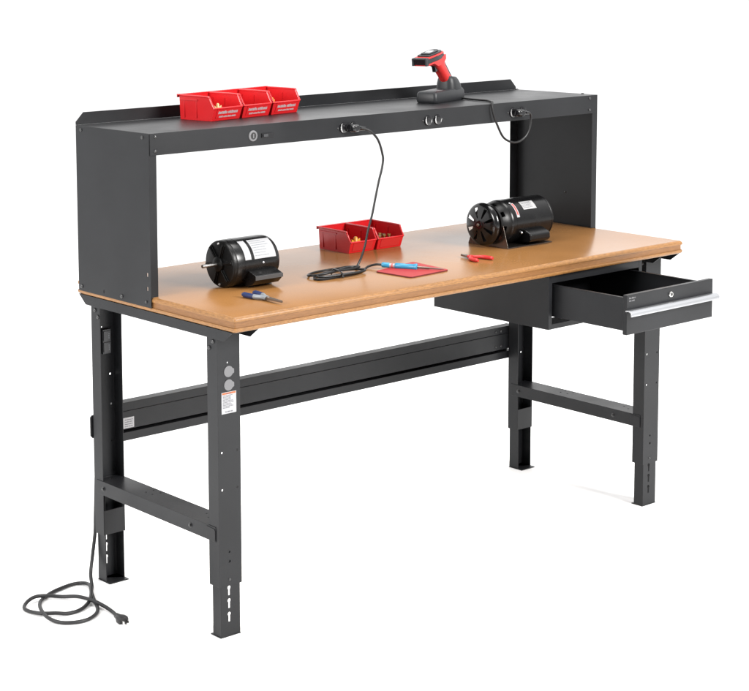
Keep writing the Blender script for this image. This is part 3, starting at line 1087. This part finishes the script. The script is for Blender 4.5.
# ---------------------------------------------------------------- scanner and its cradle
RS = math.radians(17.2)
SL = (1.2886, 0.5399, HR)
cr = thing("charging_cradle", "grey charging cradle on the raised shelf holding the red and grey scanner", "scanner cradle", SL, RS)
m = MB()
rings = []
for z, ix, f in ((0.0, 0.004, 0.0), (0.003, 0.0015, 0.0), (0.010, 0.0, 0.0), (0.028, 0.001, 0.0), (0.0345, 0.004, 0.0), (0.0370, 0.009, 0.0)):
    rings.append([(x, y, z + 0.003 * max(0, x / 0.1) * (z / 0.03)) for x, y in rrect(0.1030 - ix, 0.0370 - ix, 0.012, 4)])
m.rings(rings)
m.make("base", M_GREYP, cr)
m = MB()
rings = []
for t_, hx, hy, cxx in ((0.0285, 0.0430, 0.0345, 0.0590), (0.040, 0.0425, 0.0340, 0.0590), (0.055, 0.0390, 0.0325, 0.0560), (0.068, 0.0330, 0.0295, 0.0520), (0.0760, 0.0275, 0.0260, 0.0490),
                        (0.0785, 0.0240, 0.0230, 0.0480)):
    rings.append([(x, y, t_ + (x - 0.035) * -0.10) for x, y in rrect(hx, hy, min(hx, hy) * 0.75, 5, cxx, 0)])
m.rings(rings)
m.make("cup", M_GREYP, cr)
m = MB()
rings = []
for z, ix in ((0.0366, 0.0), (0.0382, 0.002)):
    rings.append([(x, y, z) for x, y in rrect(0.026 - ix, 0.025 - ix, 0.010, 4, -0.040, 0)])
m.rings(rings)
m.make("pale_plate", M_KNOCK, cr)  # thin paler grey patch on top of the base
# cord of the cradle, in cradle space
inv = (Matrix.Translation(SL) @ Matrix.Rotation(RS, 4, 'Z')).inverted()
cd = [(1.3640, 0.5480, HR + 0.010), (1.3780, 0.5200, HR + 0.0045), (1.3720, 0.4550, HR + 0.0042), (1.3690, 0.4130, HR + 0.0042), (1.3500, 0.3800, HR + 0.0046), (1.3270, 0.3530, HR + 0.0050), (1.3150, 0.3435, HR - 0.008),
      (1.3192, 0.340, 1.2891), (1.3332, 0.338, 1.2568), (1.3611, 0.335, 1.2139), (1.4074, 0.332, 1.1962), (1.4491, 0.330, 1.2075), (1.4721, 0.328, 1.2378), (1.4745, 0.325, 1.2700), (1.4640, 0.3200, 1.2860),
      (1.4450, 0.3180, 1.2890)]
m = MB()
m.tube([inv @ Vector(p) for p in cd], 0.0034, 10, 6)
cc = m.make("cord", M_RUBBER, cr)


def wall_plug(x, z, space, parent, turn=1):
    m = MB()
    m.T = space
    y0 = YF - 0.0047
    m.rings([[(x + a, y0 - q, z + b) for a, b in rrect(hw, hh, 0.005, 3)] for q, hw, hh in ((0.0, 0.0130, 0.0115), (0.004, 0.0140, 0.0120), (0.016, 0.0140, 0.0115), (0.026, 0.0125, 0.0100), (0.031, 0.0090, 0.0075))])
    m.lathe([(0.0085, 0.0), (0.0075, 0.012), (0.0062, 0.022), (0.0050, 0.030)], (x + 0.006, y0 - 0.021, z), (turn, -0.1, -0.10), 14)
    return m.make("plug", M_PLASTIC, parent, angle=50)


wall_plug(1.4300, 1.2890, inv, cc)

sc = thing("barcode_scanner", "red and grey pistol grip scanner standing in its cradle on the raised shelf", "barcode scanner", SL, RS)
Tm = Matrix.Translation((-0.140, 0, 0.1200)) @ Matrix.Rotation(math.radians(-8.0), 4, 'Y')


def slab(m, L, hw, z0, z1, ins, front=0.0):
    p = [(front, -hw + ins + 0.003), (front + 0.006, -hw + ins), (L * 0.55, -hw * 1.04 + ins), (L - 0.014 - ins, -hw * 0.94 + ins), (L - ins, -hw * 0.55 + ins)]
    p += [(x, -y) for x, y in reversed(p)]
    m.prism(p, 'z', z0, z1)


m = MB()
m.T = Tm
slab(m, 0.130, 0.0265, 0.0055, 0.0200, 0.0)
slab(m, 0.126, 0.0255, 0.0250, 0.0300, 0.0030, 0.022)
slab(m, 0.118, 0.0225, 0.0300, 0.0340, 0.0060, 0.034)
m.box((-0.006, -0.0262, 0.0005), (0.012, -0.0200, 0.0250))
m.box((-0.006, 0.0200, 0.0005), (0.012, 0.0262, 0.0250))
m.box((-0.006, -0.0200, 0.0205), (0.012, 0.0200, 0.0252))
m.make("head", M_GREYP, sc, bevel=0.0020, seg=3)
m = MB()
m.T = Tm
slab(m, 0.1302, 0.0267, 0.0200, 0.0250, 0.0002, 0.010)
slab(m, 0.124, 0.0262, -0.0010, 0.0055, 0.0006, 0.003)
m.prism([(0.046, 0.0), (0.078, 0.0060), (0.1290, 0.0150), (0.1290, 0.0), (0.108, -0.014), (0.074, -0.014)], 'y', -0.0258, 0.0258)
m.make("trim_band", M_REDP, sc, bevel=0.0012)
m = MB()
m.T = Tm
m.box((-0.0016, -0.0196, 0.0035), (0.004, 0.0196, 0.0200))
m.make("scan_window", M_GLASS, sc, bevel=0.0010)
m = MB()
m.T = Tm
m.rings([[(x, y, z) for x, y in rrect(0.016 - i, 0.010 - i, 0.005, 3, 0.066, 0)] for z, i in ((0.0338, 0.0), (0.0348, 0.001))])
m.make("sticker", M_WHITE, sc)
ha, hb = Vector((-0.030, 0, 0.1300)), Vector((0.049, 0, 0.0560))
ax = (hb - ha).normalized()
pv = Vector((0, 1, 0))
nv = ax.cross(pv)


def grip(m, r0, rings_):
    R = []
    for f, a, b, off in rings_:
        c0 = ha + (hb - ha) * f + nv * off
        R.append([c0 + nv * x + pv * y for x, y in rrect(a, b, min(a, b) * 0.8, 5)])
    m.rings(R)


m = MB()
grip(m, 0, ((-0.05, 0.0260, 0.0200, 0), (0.12, 0.0220, 0.0185, 0), (0.35, 0.0190, 0.0170, 0), (0.6, 0.0180, 0.0165, 0), (0.85, 0.0178, 0.0165, 0), (1.0, 0.0175, 0.0165, 0)))
m.make("grip", M_REDP, sc, angle=60)
m = MB()
s1 = 1 if nv.x > 0 else -1
grip(m, 0, ((0.0, 0.0060, 0.0130, s1 * 0.0225), (0.3, 0.0050, 0.0125, s1 * 0.0175), (0.9, 0.0050, 0.0125, s1 * 0.0158)))
m.make("grip_back", M_GREYP, sc, angle=60)
m = MB()
m.T = Matrix.Identity(4)
m.prism([(-0.064, 0.1275), (-0.040, 0.1275), (-0.030, 0.112), (-0.036, 0.098), (-0.046, 0.0950), (-0.051, 0.110)], 'y', -0.0065, 0.0065)
m.make("trigger", M_PLASTIC, sc, bevel=0.0018)

# ---------------------------------------------------------------- soldering iron, mat
mt = thing("silicone_mat", "flat square red mat on the wooden tabletop under the soldering iron", "mat", (0.806, 0.180, H))
m = MB()
q = [(0.7113, 0.2346), (0.7224, 0.0986), (0.8879, 0.1109), (0.9039, 0.2744)]
q = [(x - 0.806, y - 0.180) for x, y in q]


def shrink(q, r, n=4):
    out = []
    k = len(q)
    for i in range(k):
        p, a, b = Vector(q[i]), Vector(q[i - 1]), Vector(q[(i + 1) % k])
        d1, d2 = (a - p).normalized(), (b - p).normalized()
        for j in range(n + 1):
            t = j / n
            out.append((p + d1 * r) * (1 - t) ** 2 + p * 2 * t * (1 - t) + (p + d2 * r) * t * t)
    return out


o2 = shrink(q, 0.012)
m.rings([[(v.x, v.y, z) for v in o2] for z in (0.0, 0.0042)])
for f in m.bm.faces:
    f.material_index = 1 if all(abs(v.co.z) > 0.004 for v in f.verts) else 0
m.make("pad", [mat("dark_mat_edge", (0.10, 0.008, 0.008), 0.5), M_REDMAT], mt, bevel=0.0006)

ir = thing("soldering_iron", "cyan handled soldering iron on the red mat with a coiled black cord", "soldering iron", (0.80, 0.22, H))
I0 = Vector((0.80, 0.22, H))


def L_(p):
    return Vector(p) - I0


hz = H + 0.0145
A = L_((0.7650, 0.2640, hz - 0.002))
B = L_((0.8700, 0.1120, H + 0.0072))
dv = (B - A).normalized()
LL = (B - A).length
m = MB()
m.lathe([(0.0050, 0.0), (0.0072, 0.002), (0.0078, 0.006), (0.0074, 0.022), (0.0060, 0.0240)], A, dv, 20)
m.lathe([(0.0068, 0.040), (0.0084, 0.043), (0.0084, 0.066), (0.0078, 0.072), (0.0084, 0.078), (0.0084, 0.094), (0.0094, 0.096), (0.0106, 0.1025), (0.0106, 0.1050), (0.0070, 0.1055)], A, dv, 20)
m.make("handle", M_BLUE, ir)
m = MB()
m.lathe([(0.0060, 0.0235), (0.0060, 0.0405)], A, dv, 16)
m.mi = 1
m.lathe([(0.0063, 0.0300), (0.0063, 0.0335)], A, dv, 16)
m.make("handle_ring", [M_WHITE, M_REDINK], ir)
m = MB()
m.lathe([(0.0034, 0.1050), (0.0034, 0.1400), (0.0022, 0.1420), (0.0020, LL - 0.012), (0.0006, LL)], A, dv, 14)
m.make("tip", M_TOOL, ir)
zc = H + 0.0038
P = [(0.7650, 0.2640, hz - 0.002), (0.7560, 0.2780, H + 0.0125), (0.7400, 0.2920, H + 0.0070), (0.7180, 0.2830, zc), (0.6909, 0.2676, zc), (0.6680, 0.2500, zc), (0.6300, 0.2400, zc), (0.5800, 0.2380, zc), (0.5250, 0.2360, zc), (0.4990, 0.2480, zc), (0.5120, 0.2740, zc),
     (0.5480, 0.2980, zc), (0.5950, 0.2980, zc + 0.003), (0.6500, 0.2780, zc + 0.006), (0.6840, 0.2560, zc + 0.006), (0.6700, 0.2360, zc + 0.006), (0.6300, 0.2300, zc + 0.006), (0.5700, 0.2330, zc + 0.006), (0.5180, 0.2420, zc + 0.006),
     (0.5080, 0.2560, zc + 0.006), (0.5400, 0.2720, zc + 0.006), (0.5900, 0.2700, zc + 0.010), (0.6400, 0.2600, zc + 0.011), (0.6800, 0.2680, zc + 0.012), (0.6720, 0.2850, zc + 0.011), (0.6400, 0.2840, zc + 0.011),
     (0.5800, 0.2600, zc + 0.012), (0.5300, 0.2560, zc + 0.010), (0.5050, 0.2900, zc + 0.004), (0.5500, 0.3300, zc), (0.6050, 0.3400, zc), (0.6400, 0.3250, zc + 0.003), (0.6600, 0.2980, zc + 0.010), (0.6820, 0.2920, zc + 0.008), (0.7000, 0.3020, H + 0.006),
     (0.7085, 0.3080, 0.8850), (0.7265, 0.31, 0.9077), (0.7425, 0.31, 0.9445), (0.7546, 0.31, 0.9878), (0.7707, 0.31, 1.0307), (0.7849, 0.31, 1.0828), (0.7990, 0.31, 1.1319), (0.8092, 0.31, 1.1607),
     (0.8152, 0.31, 1.1899), (0.8125, 0.31, 1.2080), (0.8031, 0.31, 1.2352), (0.7911, 0.311, 1.2568), (0.7711, 0.314, 1.2759), (0.7530, 0.318, 1.2850), (0.7350, 0.3200, 1.2890)]
m = MB()
m.tube([L_(p) for p in P], 0.0034, 10, 6)
ico = m.make("cord", M_RUBBER, ir)
m = MB()
m.tube([L_(p) for p in ((0.5780, 0.2230, zc - 0.001), (0.5760, 0.2290, zc + 0.013), (0.5800, 0.2520, zc + 0.017), (0.5840, 0.2740, zc + 0.015), (0.5850, 0.2830, zc - 0.001))], 0.0022, 8, 5)
m.make("cable_tie", M_PLASTIC, ico)
wall_plug(0.7200, 1.2895, Matrix.Translation(-I0), ico)


# ---------------------------------------------------------------- pliers
def pliers(name, label, cat, loc, rz, L, grip_mat, grip2, spread, hl, r, jaw_w):
    """jaws towards +x, handles towards -x, lying flat"""
    o = thing(name, label, cat, loc, rz)
    zc_ = r + 0.0004
    jl = L - hl
    # each half is one forged jaw with its own grip
    for s in (1, -1):
        m = MB()
        zz0, zz1 = (zc_ - 0.0032, zc_ + 0.0030)
        m.prism([(0.0, s * 0.0005), (0.006, s * 0.0005), (jl, s * 0.0003), (jl, s * 0.0018), (jl * 0.45, s * jaw_w * 0.75), (0.012, s * jaw_w), (-0.004, s * jaw_w * 1.05), (-0.012, s * jaw_w * 0.5), (-0.006, s * 0.0010)], 'z', zz0, zz1)
        m.make("jaw", M_TOOL, o, bevel=0.0009)
        m = MB()
        pts = [(-0.004, s * jaw_w * 0.55, zc_), (-0.020, s * jaw_w * 0.8, zc_), (-hl * 0.45, s * spread * 0.75, zc_), (-hl * 0.75, s * spread * 0.98, zc_), (-hl, s * spread, zc_)]
        pp = smooth_path(pts, 6)
        cut_ = int(len(pp) * 0.52)
        m.tube(pp[:cut_ + 1], lambda t: r * (0.72 + 0.2 * t), 12, smooth=False, flat=0.95)
        m.make("handle_shank", grip2, o)
        m = MB()
        m.tube(pp[cut_:], lambda t: r * (1.0 - 0.35 * max(0, t - 0.85) / 0.15), 12, smooth=False, flat=0.95)
        m.make("grip", grip_mat, o)
    m = MB()
    m.lathe([(0.0048, -0.0036), (0.0048, 0.0038), (0.0036, 0.0048), (0, 0.0048)], (0, 0, zc_), (0, 0, 1), 16)
    m.make("pivot", M_TOOL, o)
    return o


pliers("needle_nose_pliers", "navy and grey handled pliers lying on the wood before the bare shaft motor", "pliers", (0.2060, 0.1120, H), math.radians(-92), 0.1480, M_NAVY, M_LGREY, 0.0185, 0.088, 0.0076, 0.0062)
pliers("wire_cutters", "small red handled cutters lying on the wood before the fan disc motor", "pliers", (1.0840, 0.2230, H), math.radians(87), 0.105, M_REDP, M_REDP, 0.0300, 0.075, 0.0062, 0.0075)
